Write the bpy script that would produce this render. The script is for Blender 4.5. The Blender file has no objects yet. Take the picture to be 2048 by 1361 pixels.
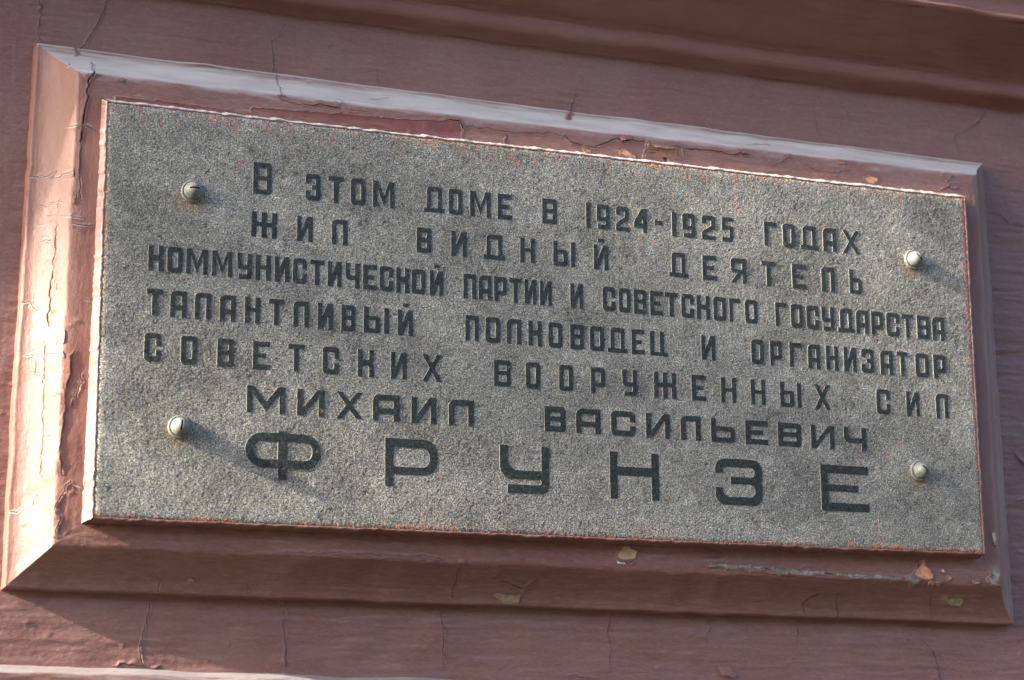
import bpy, math, random
import numpy as np
from mathutils import Vector, Matrix
from mathutils.geometry import delaunay_2d_cdt
scene = bpy.context.scene
COL = scene.collection
random.seed(7)
rng = np.random.default_rng(11)

# ------------------------------------------------------------ camera
cam_d = bpy.data.cameras.new('camera'); cam = bpy.data.objects.new('camera', cam_d); COL.objects.link(cam)
cam_d.sensor_width = 36.0; cam_d.lens = 70.643; cam_d.clip_start = 0.05; cam_d.clip_end = 400.0
cx_ = (0.937787687, -0.347171343, -0.005128706)      # image right
cy_ = (0.073750899, 0.213608426, -0.974131533)       # image down
cz_ = (0.339286093, 0.913150314, 0.225923549)        # looking direction
cam.matrix_world = Matrix(((cx_[0], -cy_[0], -cz_[0], -0.28925673), (cx_[1], -cy_[1], -cz_[1], -1.94014163),
                           (cx_[2], -cy_[2], -cz_[2], -0.69423172), (0, 0, 0, 1)))
cam_d.dof.use_dof = True; cam_d.dof.focus_distance = 2.13; cam_d.dof.aperture_fstop = 5.6
scene.camera = cam

# ------------------------------------------------------------ sky, sun, exposure
to_sun = Vector((-1.0, -0.103, 0.425)).normalized()
world = bpy.data.worlds.new("World"); scene.world = world; world.use_nodes = True
wn = world.node_tree
sky = wn.nodes.new('ShaderNodeTexSky'); sky.sky_type = 'NISHITA'; sky.sun_disc = False
sky.sun_elevation = math.asin(to_sun.z); sky.sun_rotation = math.atan2(to_sun.x, to_sun.y)
sky.air_density = 0.65; sky.dust_density = 1.7; sky.ozone_density = 0.5
wn.links.new(sky.outputs[0], wn.nodes['Background'].inputs[0])
wn.nodes['Background'].inputs[1].default_value = 0.15
sun_d = bpy.data.lights.new('sun', 'SUN'); sun_d.energy = 3.5; sun_d.angle = math.radians(0.6); sun_d.color = (1.0, 0.90, 0.76)
sun = bpy.data.objects.new('sun', sun_d); COL.objects.link(sun)
sun.rotation_euler = to_sun.to_track_quat('Z', 'Y').to_euler()
scene.view_settings.view_transform = 'Standard'; scene.view_settings.look = 'None'
scene.view_settings.exposure = 2.05; scene.view_settings.gamma = 1.0

# ------------------------------------------------------------ constants of the place (metres; plaque face at y = 0, wall behind it at +y)
PLQ = [(-0.0016, -0.0004), (1.0010, 0.0006), (0.9994, -0.4187), (0.0014, -0.4215)]     # stone corners TL TR BR BL
CRE = np.array([[-0.0294, 0.0356], [1.0331, 0.0393], [1.0324, -0.4524], [-0.0337, -0.4484]])  # edge of the flat border
LIP = np.array([[-0.0685, 0.0731], [1.0648, 0.0661], [1.0689, -0.4916], [-0.0733, -0.4859]])  # outer lip of the frame
YW, YL, YP = 0.067, 0.053, 0.018
ROWS=[
((0.1267, 0.0034, 0.1954, -0.0013), [('В', 0.1493, 0.1685), ('Э', 0.2043, 0.2201), ('Т', 0.2285, 0.245), ('О', 0.2526, 0.2687), ('М', 0.2764, 0.3), ('Д', 0.3326, 0.3553), ('О', 0.3598, 0.3753), ('М', 0.3837, 0.4073), ('Е', 0.415, 0.4313), ('В', 0.4662, 0.4832), ('1', 0.5171, 0.5224), ('9', 0.5295, 0.5451), ('2', 0.5524, 0.5678), ('4', 0.5736, 0.5894), ('-', 0.5989, 0.608), ('1', 0.6194, 0.6248), ('9', 0.6322, 0.648), ('2', 0.6558, 0.6726), ('5', 0.6808, 0.6946), ('Г', 0.7333, 0.7487), ('О', 0.7567, 0.7724), ('Д', 0.779, 0.8017), ('А', 0.808, 0.8254), ('Х', 0.8332, 0.8555)]) ,
((0.2367, 0.0034, 0.2995, 0.0084), [('Ж', 0.1483, 0.175), ('И', 0.196, 0.2125), ('Л', 0.2329, 0.2496), ('В', 0.3244, 0.3408), ('И', 0.3627, 0.3801), ('Д', 0.3987, 0.423), ('Н', 0.4404, 0.4573), ('Ы', 0.4783, 0.5038), ('Й', 0.5253, 0.5425), ('Д', 0.615, 0.6375), ('Е', 0.6554, 0.6726), ('Я', 0.6904, 0.7094), ('Т', 0.7284, 0.7459), ('Е', 0.7668, 0.7846), ('Л', 0.8041, 0.821), ('Ь', 0.8402, 0.856)]) ,
((0.3433, 0.0092, 0.4059, 0.0117), [('К', 0.0449, 0.0601), ('О', 0.0637, 0.0795), ('М', 0.0827, 0.1047), ('М', 0.1089, 0.1294), ('У', 0.1346, 0.1497), ('Н', 0.1534, 0.1694), ('И', 0.1734, 0.1887), ('С', 0.1922, 0.2068), ('Т', 0.2104, 0.2253), ('И', 0.229, 0.2437), ('Ч', 0.2477, 0.2628), ('Е', 0.2665, 0.2816), ('С', 0.2842, 0.2988), ('К', 0.3023, 0.3163), ('О', 0.3193, 0.3345), ('Й', 0.3388, 0.3538), ('П', 0.3761, 0.3903), ('А', 0.3932, 0.4075), ('Р', 0.4105, 0.4248), ('Т', 0.4276, 0.442), ('И', 0.4451, 0.4585), ('И', 0.4624, 0.476), ('И', 0.4974, 0.5122), ('С', 0.5351, 0.55), ('О', 0.5539, 0.5681), ('В', 0.5718, 0.587), ('Е', 0.591, 0.6062), ('Т', 0.6089, 0.6245), ('С', 0.6285, 0.6438), ('К', 0.6471, 0.6634), ('О', 0.6674, 0.6831), ('Г', 0.6871, 0.7009), ('О', 0.7064, 0.7221), ('Г', 0.7441, 0.7588), ('О', 0.7634, 0.7788), ('С', 0.7831, 0.799), ('У', 0.8024, 0.8185), ('Д', 0.8229, 0.844), ('А', 0.8465, 0.8626), ('Р', 0.8661, 0.8816), ('С', 0.8858, 0.9031), ('Т', 0.9061, 0.9214), ('В', 0.9263, 0.9427), ('А', 0.9464, 0.9624), (',', 0.967, 0.9702)]) ,
((0.4506, 0.0085, 0.5144, 0.0111), [('Т', 0.0445, 0.0604), ('А', 0.068, 0.0846), ('Л', 0.0925, 0.109), ('А', 0.1178, 0.134), ('Н', 0.1432, 0.1589), ('Т', 0.1681, 0.1838), ('Л', 0.1934, 0.2098), ('И', 0.2188, 0.2349), ('В', 0.2437, 0.259), ('Ы', 0.2676, 0.295), ('Й', 0.3043, 0.3207), ('П', 0.3782, 0.3931), ('О', 0.4004, 0.4171), ('Л', 0.4245, 0.441), ('К', 0.4488, 0.4643), ('О', 0.4716, 0.4878), ('В', 0.4966, 0.5126), ('О', 0.5194, 0.5361), ('Д', 0.5401, 0.563), ('Е', 0.5682, 0.5837), ('Ц', 0.5901, 0.611), ('И', 0.6514, 0.6684), ('О', 0.7124, 0.728), ('Р', 0.7357, 0.7506), ('Г', 0.7601, 0.7754), ('А', 0.7831, 0.7985), ('Н', 0.8059, 0.8216), ('И', 0.8287, 0.845), ('З', 0.8513, 0.8677), ('А', 0.8757, 0.8921), ('Т', 0.8973, 0.9119), ('О', 0.9216, 0.9393), ('Р', 0.9454, 0.9617)]) ,
((0.5581, 0.0099, 0.626, 0.0088), [('С', 0.0434, 0.0601), ('О', 0.0797, 0.096), ('В', 0.1162, 0.1328), ('Е', 0.1526, 0.1696), ('Т', 0.1886, 0.2055), ('С', 0.2246, 0.2418), ('К', 0.2615, 0.2788), ('И', 0.2971, 0.3142), ('Х', 0.3309, 0.3522), ('В', 0.4099, 0.4288), ('О', 0.4455, 0.4619), ('О', 0.4833, 0.4994), ('Р', 0.5198, 0.5364), ('У', 0.5563, 0.5735), ('Ж', 0.5935, 0.62), ('Е', 0.6386, 0.6557), ('Н', 0.674, 0.6924), ('Н', 0.7104, 0.7284), ('Ы', 0.7466, 0.773), ('Х', 0.7893, 0.8097), ('С', 0.8685, 0.8862), ('И', 0.9072, 0.9248), ('Л', 0.9461, 0.9625)]) ,
((0.6666, 0.0116, 0.7326, 0.0081), [('М', 0.1471, 0.1864), ('И', 0.1986, 0.227), ('Х', 0.2393, 0.2672), ('А', 0.2778, 0.3063), ('И', 0.3192, 0.3461), ('Л', 0.3596, 0.3873), ('В', 0.4663, 0.4904), ('А', 0.5021, 0.5302), ('С', 0.5424, 0.5708), ('И', 0.5831, 0.6111), ('Л', 0.6242, 0.6482), ('Ь', 0.6604, 0.6897), ('Е', 0.7022, 0.7298), ('В', 0.7422, 0.7713), ('И', 0.7831, 0.8126), ('Ч', 0.8247, 0.8534)]) ,
((0.7733, 0.01, 0.8896, 0.0168), [('Ф', 0.1464, 0.224), ('Р', 0.2914, 0.3479), ('У', 0.4158, 0.471), ('Н', 0.5401, 0.5972), ('З', 0.6638, 0.7209), ('Е', 0.7933, 0.8534)]) ,
]
CRACKS=[
(1.0, 1.0, [[-0.0672, 0.1267], [-0.0639, 0.1104], [-0.0663, 0.0963], [-0.0651, 0.0826], [-0.0697, 0.0721]]) ,
(1.3, 1.0, [[0.0048, 0.1396], [-0.0021, 0.1162], [-0.0083, 0.1013], [-0.0151, 0.0892], [-0.0168, 0.0818]]) ,
(1.4, 1.2, [[-0.0168, 0.0818], [-0.0288, 0.0712], [-0.0263, 0.0665], [-0.0311, 0.0615]]) ,
(2.0, 1.6, [[-0.0136, 0.0562], [-0.0141, 0.0362], [-0.0188, 0.0246], [-0.0195, 0.0057], [-0.0224, -0.0106], [-0.0231, -0.0277], [-0.0235, -0.0427]]) ,
(1.0, 0.8, [[-0.0235, -0.0427], [-0.0241, -0.0638], [-0.021, -0.1002]]) ,
(1.6, 1.8, [[-0.0353, 0.0491], [-0.0396, 0.0421]]) ,
(0.7, 0.5, [[0.1979, 0.1377], [0.1899, 0.1221], [0.1818, 0.1124], [0.1835, 0.0868]]) ,
(0.7, 0.5, [[0.2985, 0.1015], [0.3016, 0.0786]]) ,
(0.8, 0.6, [[0.538, 0.1048], [0.5316, 0.086], [0.5284, 0.0765], [0.5161, 0.0558]]) ,
(0.7, 0.5, [[0.8437, 0.1045], [0.8475, 0.083], [0.8593, 0.0762]]) ,
(0.8, 0.6, [[1.0909, 0.1564], [1.0785, 0.1321], [1.067, 0.121], [1.0371, 0.1014], [1.0397, 0.0856], [1.0441, 0.0765]]) ,
(0.8, 1.4, [[1.0787, 0.0104], [1.095, 0.0082], [1.1102, -0.0011], [1.1304, -0.0011]]) ,
(0.7, 1.2, [[1.062, -0.1701], [1.0902, -0.1617], [1.1222, -0.1606]]) ,
(0.9, 0.8, [[0.0707, -0.4948], [0.0693, -0.5121], [0.0658, -0.5246], [0.0633, -0.5369], [0.0661, -0.5603]]) ,
(0.7, 0.6, [[0.2082, -0.4882], [0.2067, -0.5136], [0.2103, -0.5387], [0.2097, -0.5613]]) ,
(0.7, 0.6, [[0.3745, -0.4911], [0.3774, -0.5144], [0.3791, -0.5583]]) ,
(0.8, 0.7, [[0.5708, -0.4893], [0.5646, -0.5098], [0.5682, -0.5311], [0.5655, -0.555]]) ,
(0.8, 0.6, [[0.6822, -0.4933], [0.6868, -0.5041], [0.6823, -0.5151], [0.6848, -0.5286]]) ,
(0.7, 0.6, [[0.7934, -0.4931], [0.7953, -0.5097], [0.7908, -0.5263]]) ,
(0.8, 0.6, [[0.9476, -0.4935], [0.9531, -0.5116], [0.9705, -0.5282], [0.9778, -0.5591]]) ,
(0.7, 0.5, [[0.3803, -0.4507], [0.383, -0.4651], [0.3823, -0.4844]]) ,
(1.4, 1.2, [[0.7918, -0.4792], [0.7917, -0.4756], [0.7985, -0.4708], [0.8095, -0.4655]]) ,
(0.7, 0.5, [[0.8001, -0.4902], [0.7924, -0.4792]]) ,
(0.7, 0.5, [[0.829, -0.4669], [0.8403, -0.4907]]) ,
(0.8, 0.5, [[0.9492, -0.4637], [0.9589, -0.4899]]) ,
(0.6, 0.4, [[0.0756, -0.4912], [0.0759, -0.478], [0.0799, -0.4719]]) ,
(0.6, 0.4, [[0.0754, -0.4743], [0.0628, -0.4679]]) ,
(0.7, 0.4, [[0.1569, -0.4746], [0.1648, -0.4762], [0.1664, -0.4838]]) ,
(0.6, 0.4, [[0.4622, -0.4747], [0.4606, -0.4713], [0.4491, -0.4688], [0.432, -0.465]]) ,
(0.6, 0.4, [[0.4606, -0.4713], [0.4722, -0.4634]]) ,
(1.6, 1.8, [[-0.0417, -0.098], [-0.0427, -0.1188], [-0.0425, -0.1449], [-0.043, -0.1656]]) ,
(2.6, 2.2, [[-0.043, -0.1656], [-0.044, -0.1834], [-0.0442, -0.2015], [-0.0447, -0.2219], [-0.0448, -0.2296]]) ,
(1.0, 1.4, [[-0.0438, -0.0668], [-0.0465, -0.0736]]) ,
(1.2, 1.2, [[-0.047, -0.2368], [-0.0465, -0.2825], [-0.0456, -0.3378], [-0.0451, -0.3825]]) ,
(1.5, 1.4, [[-0.0363, -0.2338], [-0.037, -0.2489]]) ,
(0.6, 0.8, [[-0.0696, -0.0718], [-0.0546, -0.0718], [-0.045, -0.0682]]) ,
(0.6, 0.9, [[-0.0574, -0.1121], [-0.0398, -0.1152], [-0.0315, -0.1188], [-0.0177, -0.1208]]) ,
(0.6, 0.7, [[-0.0593, -0.1225], [-0.049, -0.1222]]) ,
(0.6, 0.8, [[-0.0288, -0.1266], [-0.0065, -0.1259]]) ,
(0.6, 0.8, [[-0.0708, -0.2024], [-0.0617, -0.2029], [-0.0568, -0.211]]) ,
(0.6, 0.7, [[-0.0671, -0.2571], [-0.0535, -0.2573]]) ,
(0.6, 0.7, [[-0.0727, -0.4138], [-0.0579, -0.4117], [-0.0512, -0.4073], [-0.0478, -0.3969]]) ,
(1.4, 1.6, [[-0.0241, -0.0278], [-0.0198, -0.0236], [-0.0107, -0.0263]]) ,
(0.8, 1.1, [[-0.027, -0.4399], [-0.0311, -0.4328], [-0.0277, -0.423], [-0.0338, -0.4135], [-0.0251, -0.3961]]) ,
(0.8, 1.1, [[-0.0147, -0.3932], [-0.0185, -0.3836], [-0.0251, -0.3961]]) ,
(0.9, 1.2, [[-0.0272, -0.295], [-0.0275, -0.3199], [-0.0307, -0.3572], [-0.0268, -0.3791]]) ,
(0.8, 1.2, [[-0.0207, -0.2543], [-0.0252, -0.2648], [-0.0235, -0.2797], [-0.0272, -0.295]]) ,
(0.9, 1.3, [[0.0451, 0.0458], [0.0693, 0.0493]]) ,
(0.7, 0.9, [[0.1829, 0.0897], [0.1844, 0.0469], [0.1797, 0.0325]]) ,
(0.9, 1.0, [[0.2411, 0.0405], [0.2482, 0.0364]]) ,
(0.8, 0.9, [[0.2818, 0.0479], [0.2937, 0.0514], [0.3081, 0.056]]) ,
(1.1, 1.5, [[0.1798, 0.0298], [0.2014, 0.0269], [0.2231, 0.03], [0.245, 0.0275]]) ,
(1.2, 1.6, [[0.3624, 0.029], [0.3767, 0.0306], [0.3824, 0.0228], [0.3796, 0.0093]]) ,
(0.9, 1.2, [[0.3824, 0.0239], [0.4257, 0.0237], [0.4548, 0.0236], [0.4843, 0.0281], [0.502, 0.0261]]) ,
(0.9, 1.2, [[0.4332, 0.0211], [0.4314, 0.0072]]) ,
(1.2, 1.6, [[0.502, 0.0261], [0.5139, 0.0188], [0.5378, 0.0173], [0.5621, 0.0289], [0.5987, 0.0306]]) ,
(1.2, 1.4, [[0.6294, 0.0293], [0.6541, 0.0273], [0.673, 0.0295], [0.698, 0.0274], [0.7298, 0.0298]]) ,
(0.9, 1.0, [[0.7321, 0.0457], [0.7519, 0.0521], [0.7719, 0.0528]]) ,
(0.9, 1.0, [[0.794, 0.0277], [0.8197, 0.0185], [0.8394, 0.0187], [0.8593, 0.0245]]) ,
(0.8, 1.0, [[0.7549, 0.0175], [0.7846, 0.034]]) ,
(0.9, 1.2, [[0.991, 0.0287], [0.9938, 0.0184], [0.9727, 0.01]]) ,
(0.8, 1.0, [[0.9983, 0.0344], [0.9943, 0.0265]]) ,
(1.2, 1.2, [[0.6651, -0.4405], [0.713, -0.4426], [0.7741, -0.4454], [0.8363, -0.4477], [0.8933, -0.4491], [0.9126, -0.4479]]) ,
(0.7, 0.8, [[0.19, -0.4472], [0.2624, -0.4454], [0.342, -0.4445], [0.3582, -0.4464]]) ,
(0.7, 0.6, [[0.3826, -0.4455], [0.3823, -0.4515]]) ,
(0.7, 1.0, [[0.5146, -0.5612], [0.5319, -0.5593]]) ,
(1.2, 1.6, [[0.0361, -0.5599], [0.0448, -0.5563], [0.0571, -0.5566], [0.073, -0.5602], [0.0838, -0.5571]]) ,
(1.0, 1.2, [[0.5117, -0.5649], [0.5261, -0.561], [0.5549, -0.5632]]) ,
(1.0, 2.0, [[1.0955, -0.2836], [1.1017, -0.2941], [1.1119, -0.2978]]) ,
(0.8, 1.5, [[1.0911, -0.3456], [1.1087, -0.343]]) ,
]
PATCHES=[
('brown', [[0.6005, 0.0296], [0.6159, 0.029], [0.643, 0.0297], [0.6452, 0.0157], [0.6352, 0.0123], [0.6229, 0.0157], [0.6044, 0.0148], [0.5976, 0.0105]]) ,
('cream', [[0.6011, 0.0303], [0.6035, 0.0305], [0.6008, 0.0185], [0.5982, 0.0106], [0.5958, 0.0109], [0.5991, 0.0212]]) ,
('dirt_shade', [[0.6199, 0.0147], [0.6279, 0.015], [0.6259, 0.0083], [0.6228, 0.0086]]) ,  # dark interior of the torn flap: shade painted in
('cream', [[0.626, 0.013], [0.6278, 0.0138], [0.6277, 0.0073], [0.6258, 0.0071]]) ,
('brown', [[0.6368, 0.0278], [0.6467, 0.0283], [0.6427, 0.0166], [0.6378, 0.0173]]) ,
('orange', [[0.5246, 0.013], [0.5318, 0.0143], [0.5323, 0.0109], [0.5263, 0.0097]]) ,
('orange', [[0.568, 0.0161], [0.5741, 0.0179], [0.5813, 0.014], [0.5891, 0.0125], [0.5861, 0.0104], [0.5752, 0.0116], [0.5685, 0.0126]]) ,
('orange', [[0.8777, 0.0179], [0.8844, 0.0205], [0.8963, 0.0193], [0.8934, 0.0141], [0.888, 0.0117], [0.8808, 0.0146]]) ,
('orange', [[0.844, 0.0338], [0.8545, 0.0343], [0.8518, 0.0322], [0.8452, 0.0321]]) ,
('ochre', [[0.5554, -0.436], [0.5578, -0.4311], [0.5631, -0.4256], [0.5695, -0.4248], [0.5741, -0.4289], [0.5798, -0.4303], [0.5768, -0.4368], [0.5721, -0.4402], [0.5594, -0.4401]]) ,
('white', [[0.5558, -0.4408], [0.5721, -0.4402], [0.5744, -0.4433], [0.568, -0.444], [0.5623, -0.4421]]) ,
('orange', [[0.9186, -0.4438], [0.9203, -0.4375], [0.9271, -0.4317], [0.93, -0.4259], [0.9345, -0.4269], [0.9328, -0.4337], [0.9379, -0.4358], [0.9389, -0.4408], [0.942, -0.443], [0.9424, -0.4475], [0.932, -0.4478], [0.9231, -0.4458]]) ,
('grey', [[0.9127, -0.4451], [0.9204, -0.4454], [0.9255, -0.4491], [0.9207, -0.4526], [0.9208, -0.4574], [0.9144, -0.4527], [0.9074, -0.4486]]) ,
('grey', [[1.0185, -0.4295], [1.0265, -0.4292], [1.0274, -0.4349], [1.0311, -0.4399], [1.0276, -0.4503], [1.0222, -0.4516], [1.0133, -0.4462], [1.0189, -0.4421]]) ,
('orange', [[1.0303, -0.4417], [1.0311, -0.4399], [1.0281, -0.452], [1.0248, -0.4521]]) ,
('olive', [[0.9621, -0.4664], [0.9652, -0.4632], [0.9725, -0.4661], [0.9868, -0.4642], [0.9937, -0.4676], [0.993, -0.4733], [0.9791, -0.4732], [0.9666, -0.4719]]) ,
('cream', [[1.0238, -0.3904], [1.0284, -0.3908], [1.0285, -0.4], [1.0267, -0.4063], [1.0249, -0.403]]) ,
('orange', [[0.9456, -0.4524], [0.9517, -0.4527], [0.9537, -0.4551], [0.9483, -0.4547]]) ,
('orange', [[0.9946, -0.4497], [1.0013, -0.4483], [1.0031, -0.4505], [0.9965, -0.4513]]) ,
('orange', [[0.9396, -0.4509], [0.9442, -0.4529], [0.9435, -0.4544], [0.9378, -0.4531]]) ,
('orange', [[0.9607, -0.4446], [0.9666, -0.445], [0.9638, -0.4479]]) ,
('white', [[0.952, -0.4381], [0.9561, -0.4357], [0.9584, -0.4402], [0.9539, -0.4397]]) ,
('grey', [[0.6621, -0.4401], [0.683, -0.4399], [0.698, -0.441], [0.7132, -0.4399], [0.7313, -0.4414], [0.73, -0.4447], [0.7159, -0.4458], [0.7009, -0.4441], [0.69, -0.4456], [0.6769, -0.4428], [0.6638, -0.4438]]) ,
('grey', [[0.7404, -0.4427], [0.7618, -0.4431], [0.7816, -0.4435], [0.8051, -0.4438], [0.8019, -0.4472], [0.7801, -0.4496], [0.7647, -0.4474], [0.7493, -0.449], [0.7421, -0.446]]) ,
('grey', [[0.8163, -0.4451], [0.8364, -0.4449], [0.8584, -0.4464], [0.8744, -0.4453], [0.8998, -0.4466], [0.901, -0.4488], [0.8774, -0.4496], [0.8614, -0.4491], [0.8456, -0.4507], [0.83, -0.4479], [0.8187, -0.4477]]) ,
('white', [[0.1054, -0.4724], [0.1079, -0.4724], [0.1104, -0.4746], [0.1062, -0.4743]]) ,
('white', [[1.0085, 0.2254], [1.0108, 0.2283], [1.0153, 0.2302], [1.0137, 0.2267]]) ,
('smear', [[0.4262, -0.4787], [0.4323, -0.476], [0.4405, -0.4778], [0.4571, -0.4768], [0.4569, -0.4854], [0.4463, -0.4862], [0.4383, -0.4843], [0.4335, -0.4814]]) ,
('dirt_shade', [[0.6034, 0.0217], [0.6121, 0.0239], [0.6169, 0.0197], [0.6045, 0.0171]]) ,
('orange', [[0.5228, 0.0157], [0.5258, 0.0178], [0.527, 0.0156]]) ,
('rose', [[0.367, 0.0278], [0.3784, 0.0274], [0.3818, 0.0187], [0.3796, 0.0105], [0.2894, 0.0103], [0.2125, 0.0126], [0.1481, 0.0138], [0.1507, 0.0175], [0.2232, 0.0205], [0.3116, 0.0231]]) ,
('rose', [[0.008, 0.0118], [0.0591, 0.0125], [0.127, 0.0113], [0.1266, 0.0058], [0.0593, 0.0066], [0.0091, 0.0087]]) ,
]
FLAPS=[
[[0.6036, 0.0311], [0.6356, 0.03], [0.6324, 0.0249], [0.6207, 0.0237], [0.6083, 0.0246]] ,
[[0.6952, -0.5457], [0.7068, -0.5444], [0.7168, -0.5551], [0.7131, -0.5584], [0.6973, -0.5554]] ,
[[1.0925, -0.2867], [1.0985, -0.281], [1.1158, -0.2945], [1.1149, -0.3055], [1.1028, -0.2982]] ,
[[0.5659, 0.0357], [0.5817, 0.0357], [0.5816, 0.031], [0.5682, 0.0278]] ,
]

# ------------------------------------------------------------ materials
def mat(name):
    m = bpy.data.materials.new(name); m.use_nodes = True
    return m, m.node_tree, m.node_tree.nodes['Principled BSDF']
def node(nt, typ, **kw):
    n = nt.nodes.new(typ)
    for k, v in kw.items(): setattr(n, k, v)
    return n
def ramp(nt, fac, stops):
    r = node(nt, 'ShaderNodeValToRGB'); nt.links.new(fac, r.inputs[0])
    e = r.color_ramp.elements
    while len(e) < len(stops): e.new(0.5)
    for i, (p, c) in enumerate(stops):
        e[i].position = p; e[i].color = (c, c, c, 1) if not isinstance(c, tuple) else (*c, 1)
    return r.outputs[0]
def noise(nt, scale, stretch=(1, 1, 1), detail=4, rough=.6, vec=None):
    g = node(nt, 'ShaderNodeNewGeometry'); mp = node(nt, 'ShaderNodeMapping')
    nt.links.new(g.outputs['Position'], mp.inputs[0]); mp.inputs['Scale'].default_value = stretch
    n = node(nt, 'ShaderNodeTexNoise'); n.inputs['Scale'].default_value = scale
    n.inputs['Detail'].default_value = detail; n.inputs['Roughness'].default_value = rough
    nt.links.new(mp.outputs[0], n.inputs['Vector'])
    return n.outputs['Fac']
def mixc(nt, fac, a, b, blend='MIX'):
    m = node(nt, 'ShaderNodeMix', data_type='RGBA', blend_type=blend)
    if hasattr(fac, 'links'): nt.links.new(fac, m.inputs[0])
    else: m.inputs[0].default_value = fac
    for i, v in ((6, a), (7, b)):
        if hasattr(v, 'links'): nt.links.new(v, m.inputs[i])
        else: m.inputs[i].default_value = (*v, 1)
    return m.outputs[2]
def bump(nt, bs, parts):
    prev = None
    for h, dist in parts:
        b = node(nt, 'ShaderNodeBump'); b.inputs['Distance'].default_value = dist; b.inputs['Strength'].default_value = 1.0
        nt.links.new(h, b.inputs['Height'])
        if prev is not None: nt.links.new(prev, b.inputs['Normal'])
        prev = b.outputs[0]
    nt.links.new(prev, bs.inputs['Normal'])

BASE = (0.290, 0.150, 0.117); DEEP = (0.264, 0.116, 0.087); GLINT = (0.325, 0.212, 0.178); SKY_SHEEN = (0.62, 0.605, 0.575)
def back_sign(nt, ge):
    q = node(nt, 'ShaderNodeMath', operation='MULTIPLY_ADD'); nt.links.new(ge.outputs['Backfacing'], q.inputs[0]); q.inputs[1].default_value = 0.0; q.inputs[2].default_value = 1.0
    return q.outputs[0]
def paint(name, stretch, base=BASE, deep=DEEP, glint=GLINT, stroke=.00030, sky_sheen=1.0, streak=.55, sheen_col=SKY_SHEEN, spec=.55, rough=.0, wisp=1.0):
    m, nt, bs = mat(name)
    blot = ramp(nt, noise(nt, 9, (1, 1, 1), 5, .65), [(.36, 0.), (.66, 1.)])
    c1 = mixc(nt, blot, deep, base)
    st = ramp(nt, noise(nt, 60, stretch, 6, .7), [(.46, 0.), (.74, streak)])
    c2 = mixc(nt, st, c1, glint)  # pale brush streaks: gloss catching light, put into the colour
    st2 = ramp(nt, noise(nt, 330, stretch, 5, .7), [(.49, 0.), (.60, .32 * wisp)])
    c2 = mixc(nt, st2, c2, (.375, .275, .235))  # fine wisps: highlights of the brush ridges painted into the colour
    st3 = ramp(nt, noise(nt, 240, stretch, 5, .75), [(.36, .34 * wisp), (.47, 0.)])
    c2 = mixc(nt, st3, c2, (.195, .080, .062))
    sp = ramp(nt, noise(nt, 420, (1, 1, 1), 3, .6), [(.66, 0.), (.74, .5)])
    c3 = mixc(nt, sp, c2, (.38, .26, .22))
    dk = ramp(nt, noise(nt, 3.1, (1, 1, 1), 4, .6), [(.25, .84), (.6, 1.)])
    c4 = mixc(nt, 1.0, c3, dk, 'MULTIPLY')
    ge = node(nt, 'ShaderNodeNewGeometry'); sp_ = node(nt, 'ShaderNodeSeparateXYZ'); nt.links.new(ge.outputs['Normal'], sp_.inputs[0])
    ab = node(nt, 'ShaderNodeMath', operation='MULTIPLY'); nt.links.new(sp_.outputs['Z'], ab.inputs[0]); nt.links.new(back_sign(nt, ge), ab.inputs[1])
    dm = node(nt, 'ShaderNodeMath', operation='MULTIPLY'); nt.links.new(ramp(nt, ab.outputs[0], [(.10, 0.), (.62, sky_sheen)]), dm.inputs[0]); nt.links.new(ramp(nt, noise(nt, 55, (.3, 1, 1), 5, .6), [(.3, .65), (.6, 1.)]), dm.inputs[1])
    c4 = mixc(nt, dm.outputs[0], c4, sheen_col)  # upward faces turn pale grey: sky sheen put into the colour
    nt.links.new(c4, bs.inputs['Base Color'])
    nt.links.new(ramp(nt, noise(nt, 35, stretch, 5, .6), [(.3, .32 + rough), (.7, .52 + rough)]), bs.inputs['Roughness'])
    bs.inputs['Specular IOR Level'].default_value = spec
    bump(nt, bs, [(noise(nt, 150, stretch, 5, .65), stroke), (noise(nt, 480, stretch, 4, .65), .00055), (noise(nt, 620, (1, 1, 1), 3, .6), .00022), (noise(nt, 30, (1, 1, 1), 3, .5), .0004)])
    return m
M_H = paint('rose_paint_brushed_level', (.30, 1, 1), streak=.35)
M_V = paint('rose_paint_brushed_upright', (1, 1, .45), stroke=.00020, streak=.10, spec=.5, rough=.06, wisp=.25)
M_W = paint('rose_paint_on_wall', (.42, 1, 1), base=(.282, .155, .130), deep=(.258, .122, .100), glint=(.315, .215, .190), streak=.22, sky_sheen=.12, wisp=.7, stroke=.0004)
M_N = paint('rose_paint_flake', (.4, 1, 1), sky_sheen=0.0)
M_L = paint('rose_paint_ledge', (.12, 1, 1), sky_sheen=.85, sheen_col=(.36, .345, .33))
M_C = paint('rose_paint_cornice', (.3, .6, .6), streak=.15, wisp=.25, stroke=.00010, sky_sheen=0.0)

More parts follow.
